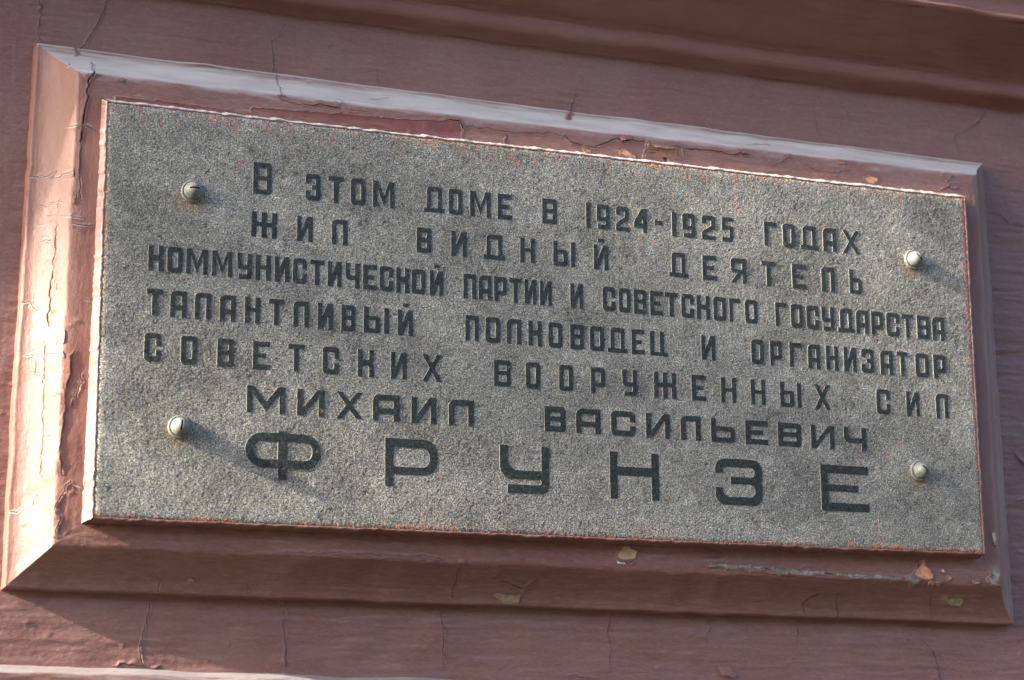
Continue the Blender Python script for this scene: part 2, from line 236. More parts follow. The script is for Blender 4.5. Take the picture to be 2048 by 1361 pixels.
def flat(name, col, rough=.8, scale=300, var=.35, dist=.0002, spec=.3):
    m, nt, bs = mat(name)
    v = ramp(nt, noise(nt, scale, (1, 1, 1), 5, .7), [(.3, 1 - var), (.7, 1 + var * .5)])
    nt.links.new(mixc(nt, 1.0, col, v, 'MULTIPLY'), bs.inputs['Base Color'])
    bs.inputs['Roughness'].default_value = rough; bs.inputs['Specular IOR Level'].default_value = spec
    bump(nt, bs, [(noise(nt, scale, (1, 1, 1), 5, .7), dist)])
    return m
PATCHM = dict(orange=flat('orange_undercoat', (.80, .42, .25), scale=200), ochre=flat('ochre_undercoat', (.62, .43, .27), scale=200, var=.35), white=flat('chalky_filler', (.80, .77, .72)),
              grey=flat('grey_plaster', (.36, .34, .30), scale=160, var=.8), olive=flat('olive_undercoat', (.46, .41, .24), scale=160, var=.6), cream=flat('cream_undercoat', (.86, .68, .54)),
              hair=flat('dirt_in_hairline', (.11, .055, .045)), smear=flat('dried_smear', (.40, .29, .19)), dirt_shade=flat('dirt_and_shade_in_gap', (.05, .03, .022)), rose=flat('raspberry_undercoat', (.258, .094, .082), rough=.5, scale=60, var=.3, spec=.5),
              brown=flat('brown_underside', (.30, .17, .11)))
M_DIRT = PATCHM['dirt_shade']

# hammered granite: colours come from grains in the stone and paint smeared over its rim
m, nt, bs = mat('hammered_granite'); M_STONE = m
at = node(nt, 'ShaderNodeAttribute', attribute_name='tone', attribute_type='GEOMETRY')
g1 = noise(nt, 640, (1, 1, 1), 2, .5); g2 = noise(nt, 1150, (1, 1, 1), 2, .6)
grain = mixc(nt, .5, g1, g2)
gr = ramp(nt, grain, [(.36, .15), (.45, .60), (.53, 1.14), (.60, 2.35)])
hue = ramp(nt, noise(nt, 300, (1, 1, 1), 2, .5), [(.38, (1.05, 1.0, .90)), (.5, (1.0, 1.0, .98)), (.62, (.96, .99, 1.03))])
c = mixc(nt, 1.0, at.outputs['Color'], gr, 'MULTIPLY'); c = mixc(nt, 1.0, c, hue, 'MULTIPLY')
nt.links.new(c, bs.inputs['Base Color']); bs.inputs['Roughness'].default_value = .72; bs.inputs['Specular IOR Level'].default_value = .35
bump(nt, bs, [(noise(nt, 700, (1, 1, 1), 3, .6), .00022)])
# polished granite of the letter faces
m, nt, bs = mat('polished_granite'); M_POL = m
c = ramp(nt, noise(nt, 380, (1, 1, 1), 4, .7), [(.33, (.012, .015, .013)), (.48, (.030, .036, .032)), (.60, (.060, .068, .061)), (.70, (.14, .15, .14))])
rs = ramp(nt, noise(nt, 170, (1, 1, 1), 3, .55), [(.67, 0.), (.71, .7)])
c = mixc(nt, rs, c, (.34, .20, .10))
nt.links.new(c, bs.inputs['Base Color'])
nt.links.new(ramp(nt, noise(nt, 160, (1, 1, 1), 4, .6), [(.3, .22), (.7, .5)]), bs.inputs['Roughness'])
bs.inputs['Specular IOR Level'].default_value = .45
bump(nt, bs, [(noise(nt, 500, (1, 1, 1), 3, .6), .00005)])
M_CUT = flat('chiselled_granite', (.30, .30, .28), rough=.75, scale=700, var=.3, dist=.0003)
M_RIM = paint('sunlit_rose_over_mortar', (.5, 1, .5), base=(.46, .32, .28), deep=(.28, .14, .12), glint=(.54, .46, .42), stroke=.0006)  # top and left bead made paler: sun and sky light in the colour
# screws: pale grey-green enamel
m, nt, bs = mat('pale_enamel'); M_ENA = m
c = ramp(nt, noise(nt, 330, (1, 1, 1), 5, .7), [(.32, (.13, .125, .10)), (.45, (.20, .212, .19)), (.62, (.26, .275, .247))])
nt.links.new(c, bs.inputs['Base Color']); bs.inputs['Roughness'].default_value = .5
bump(nt, bs, [(noise(nt, 260, (1, 1, 1), 3, .5), .00006)])
M_SLOT = flat('dark_slot', (.02, .018, .015))

# ------------------------------------------------------------ helpers
def tag(o, label, cat, group=None):
    o['label'] = label; o['category'] = cat
    if group: o['group'] = group
def thing(name, loc, label, cat):
    o = bpy.data.objects.new(name, None); COL.objects.link(o); o.location = loc; o.empty_display_size = .05
    tag(o, label, cat); return o
def mesh_obj(name, verts, faces, mats, parent=None, smooth=True, origin=None, fmat=None):
    verts = np.asarray(verts, dtype=np.float64)
    base = Vector(parent.location) if parent else Vector((0, 0, 0))
    org = Vector(origin) if origin is not None else base
    verts = verts - np.array(org)
    me = bpy.data.meshes.new(name)
    if isinstance(faces, np.ndarray) and faces.ndim == 2:
        n, k = faces.shape
        me.vertices.add(len(verts)); me.vertices.foreach_set('co', verts.astype(np.float32).ravel())
        me.loops.add(n * k); me.loops.foreach_set('vertex_index', faces.astype(np.int32).ravel())
        me.polygons.add(n); me.polygons.foreach_set('loop_start', np.arange(0, n * k, k, dtype=np.int32))
        me.polygons.foreach_set('loop_total', np.full(n, k, dtype=np.int32))
        me.update(calc_edges=True)
    else:
        me.from_pydata([tuple(v) for v in verts], [], faces); me.update()
    for mm in (mats if isinstance(mats, (list, tuple)) else [mats]): me.materials.append(mm)
    if smooth: me.polygons.foreach_set('use_smooth', np.ones(len(me.polygons), dtype=bool))
    if fmat is not None: me.polygons.foreach_set('material_index', np.asarray(fmat, dtype=np.int32)); 
    me.update()
    o = bpy.data.objects.new(name, me); COL.objects.link(o)
    if parent: o.parent = parent; o.location = org - base
    else: o.location = org
    return o
def grid_faces(nu, nv, flip=False):
    i, j = np.meshgrid(np.arange(nu - 1), np.arange(nv - 1), indexing='ij')
    a = (i * nv + j).ravel(); b = a + nv; f = np.stack([a, a + 1, b + 1, b], 1)
    return f[:, ::-1] if flip else f
def fnoise(n, m, dx, dz, lx, lz, seed, slope=2.0, ang=0.0):
    """smooth random relief on an n x m grid, correlation lengths lx, lz (metres), unit variance"""
    r = np.random.default_rng(seed); w = np.fft.rfft2(r.standard_normal((n, m)))
    fx = np.fft.fftfreq(n, dx)[:, None]; fz = np.fft.rfftfreq(m, dz)[None, :]
    ca, sa = math.cos(ang), math.sin(ang); gx = fx * ca + fz * sa; gz = -fx * sa + fz * ca
    q = (gx * lx) ** 2 + (gz * lz) ** 2
    out = np.fft.irfft2(w * np.exp(-q * slope), s=(n, m)); out -= out.mean()
    return out / out.std()
def sample(T, x0, dx, z0, dz, x, z):
    n, m = T.shape
    u = np.mod((np.asarray(x) - x0) / dx, n - 1.001); v = np.mod((np.asarray(z) - z0) / dz, m - 1.001)
    i = u.astype(int); j = v.astype(int); a = u - i; b = v - j
    return T[i, j] * (1 - a) * (1 - b) + T[i + 1, j] * a * (1 - b) + T[i, j + 1] * (1 - a) * b + T[i + 1, j + 1] * a * b

# relief textures of brushed paint over plaster
TD = .0014; TNX, TNZ = 1200, 800; TX0, TZ0 = -.40, -.80
BR_H = fnoise(TNX, TNZ, TD, TD, .030, .0022, 1) * .00019 + fnoise(TNX, TNZ, TD, TD, .060, .006, 2) * .00016
BR_V = fnoise(TNX, TNZ, TD, TD, .0022, .030, 3) * .00011 + fnoise(TNX, TNZ, TD, TD, .006, .06, 4) * .00006
GR = fnoise(TNX, TNZ, TD, TD, .0030, .0030, 5) * .00006
UND = fnoise(TNX, TNZ, TD, TD, .05, .04, 6) * .00035
LUMP = np.zeros((TNX, TNZ))
for k in range(420):
    px, pz = rng.uniform(-.13, 1.2), rng.uniform(-.6, .2); r_ = rng.uniform(.0009, .0024); a_ = rng.uniform(.0004, .0015); st = rng.uniform(.6, 2.4)
    i0 = int((px - TX0) / TD); j0 = int((pz - TZ0) / TD)
    ii, jj = np.meshgrid(np.arange(i0 - 8, i0 + 9), np.arange(j0 - 8, j0 + 9), indexing='ij')
    ok = (ii >= 0) & (ii < TNX) & (jj >= 0) & (jj < TNZ)
    g_ = a_ * np.exp(-(((ii * TD + TX0 - px) / (r_ * st)) ** 2 + ((jj * TD + TZ0 - pz) / r_) ** 2))
    LUMP[ii[ok], jj[ok]] += g_[ok]
def S(T, x, z): return sample(T, TX0, TD, TZ0, TD, x, z)
def sdist(x, z, Q):
    out = []
    for k in range(4):
        A = Q[k]; B = Q[(k + 1) % 4]; d = (B - A) / np.linalg.norm(B - A)
        out.append((x - A[0]) * -d[1] + (z - A[1]) * d[0])
    return out
def frame_s(x, z):
    dc = sdist(x, z, CRE); dl = sdist(x, z, LIP)
    ss = np.array([a / (a - b) for a, b in zip(dc, dl)]); return ss.max(0), ss.argmax(0)
def prof(s): return YP + (YL - YP) * (1 - (1 - np.clip(s, 0, 1)) ** 1.7)
def relief(x, z):
    """height of the paint skin above the ideal surface (towards the street)"""
    x = np.asarray(x, float); z = np.asarray(z, float)
    s, side = frame_s(x, z)
    vert = ((s < 1.02) & ((side == 1) | (side == 3))).astype(float)
    left = np.clip((-.075 - x) / .01, 0, 1)
    b = BRmix(x, z, np.maximum(vert, left * .7))
    return b + S(GR, x, z) + S(UND, x, z) * np.where(s < 1.02, .85, 1.0) + S(LUMP, x, z)
def BRmix(x, z, k): return S(BR_H, x, z) * (1 - k) + S(BR_V, x, z) * k
def surf(x, z):
    x = np.asarray(x, float); z = np.asarray(z, float); s, _ = frame_s(x, z)
    return np.where(s <= 0, YP, np.where(s < 1, prof(s), YW)) - relief(x, z)
def on(x, z, h):
    """point at height h over the surface at (x, z), along its normal"""
    e = .004; y = float(surf(x, z)); s = float(frame_s(x, z)[0])
    def base(a, b):
        s2 = float(frame_s(a, b)[0]); return YP if s2 <= 0 else (float(prof(s2)) if s2 < 1 else YW)
    if 0.0 < s < 1.0:
        gx = (base(x + e, z) - base(x - e, z)) / (2 * e); gz = (base(x, z + e) - base(x, z - e)) / (2 * e)
        gx = max(-1.2, min(1.2, gx)); gz = max(-1.2, min(1.2, gz))
    else: gx = gz = 0.0
    n = Vector((gx, -1, gz)).normalized()
    return (x + n.x * h, y + n.y * h, z + n.z * h)

# ------------------------------------------------------------ ground of the street (far below, out of frame; it throws warm light up)
gm, nt, bs = mat('street_paving')
nt.links.new(ramp(nt, noise(nt, 1.5, (1, 1, 1), 6, .6), [(.3, (.026, .021, .016)), (.7, (.042, .035, .027))]), bs.inputs['Base Color'])
bs.inputs['Roughness'].default_value = .9
g = mesh_obj('ground', [(-120, .067, -3.2), (120, .067, -3.2), (120, -120, -3.2), (-120, -120, -3.2)], [(0, 3, 2, 1)], gm, smooth=False)
g['kind'] = 'structure'

# ------------------------------------------------------------ house across the street (unseen, added behind the camera to hide the low sky)
hm = flat('weathered_stucco', (.15, .11, .08), rough=.9, scale=4, var=.2, dist=.002); hw = flat('dark_window', (.03, .035, .04), rough=.15, scale=3, var=.2, dist=.0001, spec=.6)
house = thing('sky_block_house', (4.0, -15.0, -3.2), 'unseen three storey stucco house added across the street to hide the low sky', 'house')
xw = [4 + (i - 8) * 3.6 for i in range(17)]; zw = [-2.0, 1.0, 3.7]
hv, hf = [], []
def quad(a, b_, c_, d): i = len(hv); hv.extend([a, b_, c_, d]); hf.append((i, i + 1, i + 2, i + 3))
xe = [-30.0]; 
for x in xw: xe += [x - .6, x + .6]
xe.append(38.0); ze = [-3.2]
for z in zw: ze += [z, z + 1.9]
ze.append(6.2)
for i in range(len(xe) - 1):
    for j in range(len(ze) - 1):
        if i % 2 and j % 2:
            x0, x1, z0, z1 = xe[i], xe[i + 1], ze[j], ze[j + 1]; y0, y1 = -15.0, -15.25
            quad((x0, y0, z0), (x0, y0, z1), (x0, y1, z1), (x0, y1, z0)); quad((x1, y0, z0), (x1, y1, z0), (x1, y1, z1), (x1, y0, z1))
            quad((x0, y0, z1), (x1, y0, z1), (x1, y1, z1), (x0, y1, z1)); quad((x0, y0, z0), (x0, y1, z0), (x1, y1, z0), (x1, y0, z0))
        else: quad((xe[i], -15.0, ze[j]), (xe[i + 1], -15.0, ze[j]), (xe[i + 1], -15.0, ze[j + 1]), (xe[i], -15.0, ze[j + 1]))
quad((-30, -15, 6.2), (38, -15, 6.2), (38, -25, 8.5), (-30, -25, 8.5)); quad((-30, -15, -3.2), (-30, -15, 6.2), (-30, -25, 8.5), (-30, -25, -3.2)); quad((38, -15, -3.2), (38, -25, -3.2), (38, -25, 8.5), (38, -15, 6.2))
mesh_obj('facade', hv, hf, hm, house, smooth=False)
win = None
for z in zw:
    for x in xw:
        if win is None: win = mesh_obj('window', [(x - .6, -15.25, z), (x + .6, -15.25, z), (x + .6, -15.25, z + 1.9), (x - .6, -15.25, z + 1.9)], [(0, 1, 2, 3)], hw, house, smooth=False, origin=(x, -15.25, z))
        else: w2 = win.copy(); COL.objects.link(w2); w2.parent = house; w2.location = Vector((x, -15.25, z)) - house.location

# ------------------------------------------------------------ the wall
def stretch_axis(a, b, d, lo, hi, n):
    core = np.arange(a, b, d); t = np.linspace(0, 1, n + 1)[1:] ** 2
    return np.concatenate([(a + (lo - a) * t)[::-1], core, core[-1] + (hi - core[-1]) * t])
wall = thing('wall', (.5, YW, -3.2), 'rose painted plaster wall with brush marks and hairline cracks behind the framed plaque', 'wall')
xs = stretch_axis(-.14, 1.19, .0018, -3.0, 3.2, 24); zs = stretch_axis(-.60, .20, .0018, -3.2, 1.6, 24)
X, Z = np.meshgrid(xs, zs, indexing='ij')
Y = YW - np.where((X > -.3) & (X < 1.3) & (Z > -.75) & (Z < .3), relief(X, Z), 0.0)
inside = frame_s(X, Z)[0] < .97
Y = np.where(inside, YW + .004, Y)
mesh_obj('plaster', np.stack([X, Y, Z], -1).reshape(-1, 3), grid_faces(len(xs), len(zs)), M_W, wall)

# ------------------------------------------------------------ swept mouldings (cornice above, string course below)
def catmull(pts, n):
    pts = [np.array(p, float) for p in pts]; P = [2 * pts[0] - pts[1]] + pts + [2 * pts[-1] - pts[-2]]; out = []
    for i in range(1, len(P) - 2):
        for k in range(n):
            t = k / n; a, b, c, d = P[i - 1], P[i], P[i + 1], P[i + 2]
            out.append(.5 * ((2 * b) + (c - a) * t + (2 * a - 5 * b + 4 * c - d) * t * t + (3 * b - a - 3 * c + d) * t ** 3))
    out.append(pts[-1]); return out
def dense(seg, d=.0024):
    out = [np.array(seg[0], float)]
    for p in seg[1:]:
        p = np.array(p, float); n = max(1, int(np.linalg.norm(p - out[-1]) / d)); q = out[-1]
        out += [q + (p - q) * (k + 1) / n for k in range(n)]
    return out
def sweep(name, profile, xs, parent, m, zoff=None, amp=1.0, seed=50):
    pr = np.array(profile); n = len(pr); d = np.gradient(pr, axis=0); L = np.maximum(np.linalg.norm(d, axis=1), 1e-9)
    nrm = np.stack([-d[:, 1] / L, d[:, 0] / L], 1)                     # (y, z) outward
    arc = np.concatenate([[0], np.cumsum(np.linalg.norm(np.diff(pr, axis=0), axis=1))])
    X, A = np.meshgrid(xs, arc, indexing='ij')
    r = (S(BR_H, X, A * 1.0 - .3) + S(GR, X, A - .4) + S(UND, X, A * 1.3 - .1)) * amp
    wob = np.interp(X[:, 0], np.linspace(-3, 3.2, 90), np.random.default_rng(seed).normal(0, .0006, 90))[:, None]
    off = 0 if zoff is None else zoff(X)
    Yv = pr[None, :, 0] + nrm[None, :, 0] * r - wob; Zv = pr[None, :, 1] + nrm[None, :, 1] * r + off + wob
    return mesh_obj(name, np.stack([X, Yv, Zv], -1).reshape(-1, 3), grid_faces(len(xs), n), m, parent)
cxs = stretch_axis(-.2, 1.25, .004, -3.0, 3.2, 20)
cornice = thing('cornice', (.5, YW, .15), 'rose plaster cornice with bead and deep cove running above the framed plaque', 'cornice')
lo = dense([(.0690, .1460), (.0640, .1500)], .002) + [np.array(p) for p in catmull([(.0520, .1525), (.0470, .1540), (.0435, .1570), (.0425, .1620), (.0430, .1680), (.0450, .1725), (.0500, .1745)], 4)]
sweep('bead', lo, cxs, cornice, M_C, seed=51)
cove = catmull([(.0500, .1745), (.0488, .1800), (.0430, .1880), (.0330, .1960), (.0180, .2040), (0.000, .2110), (-.0150, .2165), (-.0270, .2205)], 8)
sweep('cove', cove, cxs, cornice, M_C, seed=51)
lip = catmull([(-.0270, .2205), (-.0310, .2208), (-.0335, .2230), (-.0340, .2262), (-.0325, .2282), (-.0290, .2290)], 4) + dense([(-.0180, .2320), (-.0120, .2400), (-.0140, .2600), (-.0300, .2860), (-.0485, .2905), (-.0497, .2930), (-.0500, .3300), (-.0600, .4200), (-.0700, .60), (.067, .68)], .006)
sweep('drip_edge', lip, cxs, cornice, M_C, seed=51)
course = thing('string_course', (.5, YW, -.57), 'thin rounded plaster ledge along the wall below the framed plaque', 'ledge')
prof_s = dense([(.0690, -.5575), (.0640, -.5595)], .0015) + [np.array(p) for p in catmull([(.0600, -.5605), (.0560, -.5620), (.0520, -.5645), (.0500, -.5680), (.0495, -.5730), (.0495, -.5900)], 5)] + dense([(.0495, -.592), (.0495, -.640), (.068, -.645)], .004)
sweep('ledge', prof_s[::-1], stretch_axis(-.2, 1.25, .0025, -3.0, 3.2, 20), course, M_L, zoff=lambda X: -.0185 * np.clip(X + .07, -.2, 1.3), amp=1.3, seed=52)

# ------------------------------------------------------------ raised plaster frame
frame = thing('plaster_frame', (.5, YW, -.49), 'raised rose plaster frame with concave moulding and flaking paint around the granite plaque', 'frame')
INN = np.array([[.020, -.020], [.980, -.020], [.980, -.395], [.020, -.395]])
def ring(k, t, q):
    """side k, position t along it, q: 0 inner edge .. 1 crease .. 2 lip .. 3 wall"""
    A, B = [(Q[k], Q[(k + 1) % 4]) for Q in (INN, CRE, LIP)], None
    pts = [a[0][None, :] + (a[1] - a[0])[None, :] * t[:, None] for a in A]
    return pts
def build_side(k, material):
    L = np.linalg.norm(LIP[(k + 1) % 4] - LIP[k]); t = np.linspace(0, 1, int(L / .0019) + 1)
    pin, pcr, pli = ring(k, t, 0)
    rows = []                                                        # list of (xz, y)
    for a in np.linspace(0, 1, 24): rows.append((pin + (pcr - pin) * a, np.full(len(t), YP), 'p'))
    ss = 1 - (1 - np.linspace(0, 1, 34)[1:]) ** .8
    for s in ss: rows.append((pcr + (pli - pcr) * s, np.full(len(t), prof(s)), 's'))
    out = (pli - pcr) / np.linalg.norm(pli - pcr, axis=1)[:, None]
    for dy, do in ((.0008, .0004), (.0022, .0010), (.0045, .0014), (.0075, .0014), (.011, .0008), (.0155, .0030)):
        rows.append((pli + out * do, np.full(len(t), YL + dy), 'l'))
    P = np.stack([r[0] for r in rows], 1); Yv = np.stack([r[1] for r in rows], 1)
    # round the crease
    idx = 24; 
    for _ in range(16):
        Yv[:, idx - 5:idx + 6] = (Yv[:, idx - 6:idx + 5] + Yv[:, idx - 4:idx + 7] + 2 * Yv[:, idx - 5:idx + 6]) / 4
    x, z = P[..., 0], P[..., 1]
    r = relief(x, z) * np.array([1 if q[2] != 'l' else .5 for q in rows])[None, :]
    wobx = np.interp(t, np.linspace(0, 1, 40), np.concatenate([[0], np.random.default_rng(80 + k).normal(0, .0005, 38), [0]]))[:, None]
    lm = np.array([0 if q[2] == 'p' else 1 for q in rows])[None, :]
    x = x + out[:, None, 0] * wobx * lm; z = z + out[:, None, 1] * wobx * lm
    mesh_obj('moulding', np.stack([x, Yv - r, z], -1).reshape(-1, 3), grid_faces(len(t), len(rows), flip=False), material, frame)
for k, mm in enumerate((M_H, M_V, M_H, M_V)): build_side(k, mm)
# flat bed behind the stone
mesh_obj('backing', [(.01, YP + .001, -.01), (.99, YP + .001, -.01), (.99, YP + .001, -.405), (.01, YP + .001, -.405)], [(0, 3, 2, 1)], M_H, frame, smooth=False)

# ------------------------------------------------------------ the plaque
plaque = thing('memorial_plaque', (.5, 0.0, -.4215), 'grey hammered granite memorial plaque with seven lines of raised dark polished Cyrillic lettering', 'plaque')
def homog(src, dst):
    A = []
    for (x, y), (u, v) in zip(src, dst):
        A.append([x, y, 1, 0, 0, 0, -u * x, -u * y, -u]); A.append([0, 0, 0, x, y, 1, -v * x, -v * y, -v])
    return np.linalg.svd(np.array(A))[2][-1].reshape(3, 3)
HW = homog([(0, 0), (1, 0), (1, 1), (0, 1)], PLQ)
def uv2(u, v):
    q = HW @ np.array([np.ravel(u), np.ravel(v), np.ones(np.size(u))]); return (q[0] / q[2]).reshape(np.shape(u)), (q[1] / q[2]).reshape(np.shape(u))
NU, NV = 901, 381
U, V = np.meshgrid(np.linspace(0, 1, NU), np.linspace(0, 1, NV), indexing='ij')
sx, sz = uv2(U, V)
D = .0011
chip = fnoise(NU, NV, D, D, .0012, .0012, 21)
strk = fnoise(NU, NV, D, D, .0008, .0030, 22, ang=math.radians(24)); strk2 = fnoise(NU, NV, D, D, .0008, .0026, 25, ang=math.radians(-38))
wmix = np.clip((U - .45) / .3, 0, 1); strk = strk * wmix + strk2 * (1 - wmix)
big = fnoise(NU, NV, D, D, .008, .008, 23); vast = fnoise(NU, NV, D, D, .05, .04, 24)
H = .00008 * np.tanh(chip * .9) + .00006 * strk + .00002 * big + .00004 * vast
pits = np.clip(fnoise(NU, NV, D, D, .0022, .0022, 26) - 1.5, 0, 2); H -= .00020 * pits
scr = np.clip(fnoise(NU, NV, D, D, .0012, .0050, 34, ang=math.radians(40)) - 1.15, 0, 1.6) * (fnoise(NU, NV, D, D, .02, .02, 35) > -.2)
clot = np.clip(fnoise(NU, NV, D, D, .0030, .0022, 36) - 1.2, 0, 1.5); H -= .00010 * scr; H = np.minimum(H, .00034)
ed = np.minimum(np.minimum(U, 1 - U) * 1.0, np.minimum(V, 1 - V) * .42)
H -= .0016 * np.exp(-(ed / .0016) ** 1.0) * (1 + .35 * chip)
top_n = fnoise(NU, NV, D, D, .01, .002, 31); 
# colour of the stone and of paint smeared on its rim
tone = np.ones((NU, NV, 3)) * np.array([.254, .251, .217])
tone *= (1 + .11 * vast + .07 * big + .13 * chip)[..., None].clip(.4, 1.6)
tone *= (1 - .50 * scr.clip(0, 1) - .52 * clot.clip(0, 1) - .4 * pits.clip(0, 1) + .22 * np.clip(fnoise(NU, NV, D, D, .012, .008, 37) - .8, 0, 1))[..., None].clip(.25, 2)
blue = np.clip(fnoise(NU, NV, D, D, .006, .005, 27) - .9, 0, 1)[..., None]; tone = tone * (1 - .30 * blue) + np.array([.17, .18, .205]) * blue * .3
och = np.clip(fnoise(NU, NV, D, D, .0022, .0020, 28) - 2.25, 0, .8)[..., None]; tone = tone * (1 - och) + np.array([.62, .34, .15]) * och
def smear(mask, col):
    global tone
    k = np.clip(mask, 0, 1)[..., None]; tone = tone * (1 - k) + np.array(col) * k
drip = fnoise(NU, NV, D, D, .0022, .03, 29); n1 = fnoise(NU, NV, D, D, .004, .004, 30); along = fnoise(NU, NV, D, D, .07, .2, 33)
def edge(dist, w, n): return np.clip((w + w * .45 * n - dist) / (w * .5), 0, 1)
dT, dB, dL, dR = V * .42, (1 - V) * .42, U, 1 - U
OR, RD, PK = (.42, .20, .09), (.32, .12, .09), (.42, .23, .19)
patchy = np.clip(.5 + .75 * fnoise(NU, NV, D, D, .09, .5, 38), 0, 1); patch2 = np.clip(.45 + .8 * fnoise(NU, NV, D, D, .06, .05, 39), 0, 1)
gx = np.clip((U - .18) / .25, 0.25, 1)
smear(edge(dT, .0042, n1 + along) * .8 * patchy * gx, OR); smear(edge(dT, .0095, drip + .6 * along) * .38 * patch2, (.40, .26, .19))
smear(np.clip(edge(dT, .010, drip * 1.5) * .5 * (drip > 1.15), 0, 1), (.40, .17, .13))
smear(edge(dL, .0018, n1 + along) * .45 * patch2, (.50, .28, .15)); smear(edge(dL, .0009, n1) * .8, PK)
smear(edge(dR, .0046, n1 + .5 * along) * .8, (.48, .24, .17)); smear(edge(dR, .0020, n1), PK)
smear(edge(dB, .0040, n1 + along) * .7 * (.35 + .65 * patch2), (.50, .27, .16)); smear(edge(dB, .0016, n1) * .9, (.38, .15, .11))
smear(edge(dB, .012, n1 * 1.3 + along) * .28 * patchy, (.42, .27, .21))
for px_, pz_, rx_, rz_, col_ in [(.4375, -.018, .0010, .006, (.50, .10, .09)), (.134, -.050, .0016, .008, (.48, .10, .09)), (.845, -.315, .0012, .008, (.60, .13, .13)), (.352, -.362, .0013, .005, (.55, .2, .18)),
                                 (.700, -.022, .0020, .012, (.55, .22, .17)), (.703, -.045, .0018, .010, (.60, .25, .18)), (.880, -.312, .0016, .008, (.55, .2, .16)), (.335, -.287, .0010, .006, (.55, .3, .22)),
                                 (.865, -.392, .0012, .010, (.66, .50, .43)), (.720, -.392, .0008, .012, (.66, .50, .43)), (.128, -.012, .0012, .008, (.48, .12, .1)), (.232, -.018, .0012, .009, (.42, .12, .1)),
                                 (.895, -.300, .0018, .003, (.60, .26, .16)), (.610, -.312, .0012, .002, (.6, .3, .2)), (.170, -.268, .0015, .002, (.66, .5, .42)), (.045, -.215, .0018, .003, (.75, .72, .66))]:
    smear(np.exp(-(((sx - px_) / rx_) ** 2 + ((sz - pz_) / rz_) ** 2)) * .8 * (1 + .6 * n1), tuple(.72 * q + .28 * .25 for q in col_))
SCREWS = [(0.0860, 0.2058, 0.0), (0.0791, 0.7825, 84.0), (0.9243, 0.1980, -50.0), (0.9186, 0.7866, -52.0)]
for u_, v_, a_ in SCREWS:
    qx, qz = uv2(np.array(u_), np.array(v_)); rr = np.hypot(sx - qx, (sz - qz + .004) * .9)
    smear(np.clip(1.15 - rr / .0165, 0, 1) * .75 * (1 + .4 * n1) * (sz < qz + .004), (.30, .19, .09))
verts = np.stack([sx, -H, sz], -1).reshape(-1, 3)
slab = mesh_obj('stone_slab', verts, grid_faces(NU, NV, flip=True), M_STONE, plaque)
ca = slab.data.color_attributes.new('tone', 'FLOAT_COLOR', 'POINT')
ca.data.foreach_set('color', np.concatenate([tone.clip(0, 1), np.ones((NU, NV, 1))], -1).astype(np.float32).ravel())
# painted mortar bead round the sides of the stone
def bead(k, w0, w1, name='mortar_bead'):
    A = np.array(PLQ[k]); B = np.array(PLQ[(k + 1) % 4]); L = np.linalg.norm(B - A); n = int(L / .0018); t = np.linspace(0, 1, n)
    d = (B - A) / L; o = np.array([-d[1], d[0]]); w = w0 + (w1 - w0) * t
    r = np.random.default_rng(90 + k); wig = np.interp(t, np.linspace(0, 1, 160), r.normal(0, .0007, 160)); rag = r.normal(0, .00035, n)
    rows = []
    shape = [(-.0006, .0012, 0), (0.0, .0004, .5), (.0006, .0002, 1), (.0022, .0010, 1), (.30, .0055, 1), (.62, .0105, 1), (.86, .0150, 1), (1.0, .0195, .3)]
    # corners are mitred: stretch each row outwards at both ends
    prevw = WID[(k - 1) % 4][1]; nextw = WID[(k + 1) % 4][0]
    for f, y, g_ in shape:
        off = f if abs(f) < .01 else None
        ww = (np.full(n, off) if off is not None else w * f) + (wig + rag) * g_ * .8
        e0 = (off if off is not None else prevw * f); e1 = (off if off is not None else nextw * f)
        base = A[None, :] - d[None, :] * e0 + (B - A + d * (e0 + e1))[None, :] * t[:, None]
        p = base + o[None, :] * ww[:, None]
        rows.append(np.stack([p[:, 0], y + 0 * t + rag * .4, p[:, 1]], -1))
    mesh_obj(name, np.stack(rows, 1).reshape(-1, 3), grid_faces(n, len(shape)), M_RIM if k in (0, 3) else M_N, plaque)
WID = [(.0088, .0096), (.0030, .0030), (.0042, .0045), (.0088, .0036)]
for k in range(4): bead(k, *WID[k])

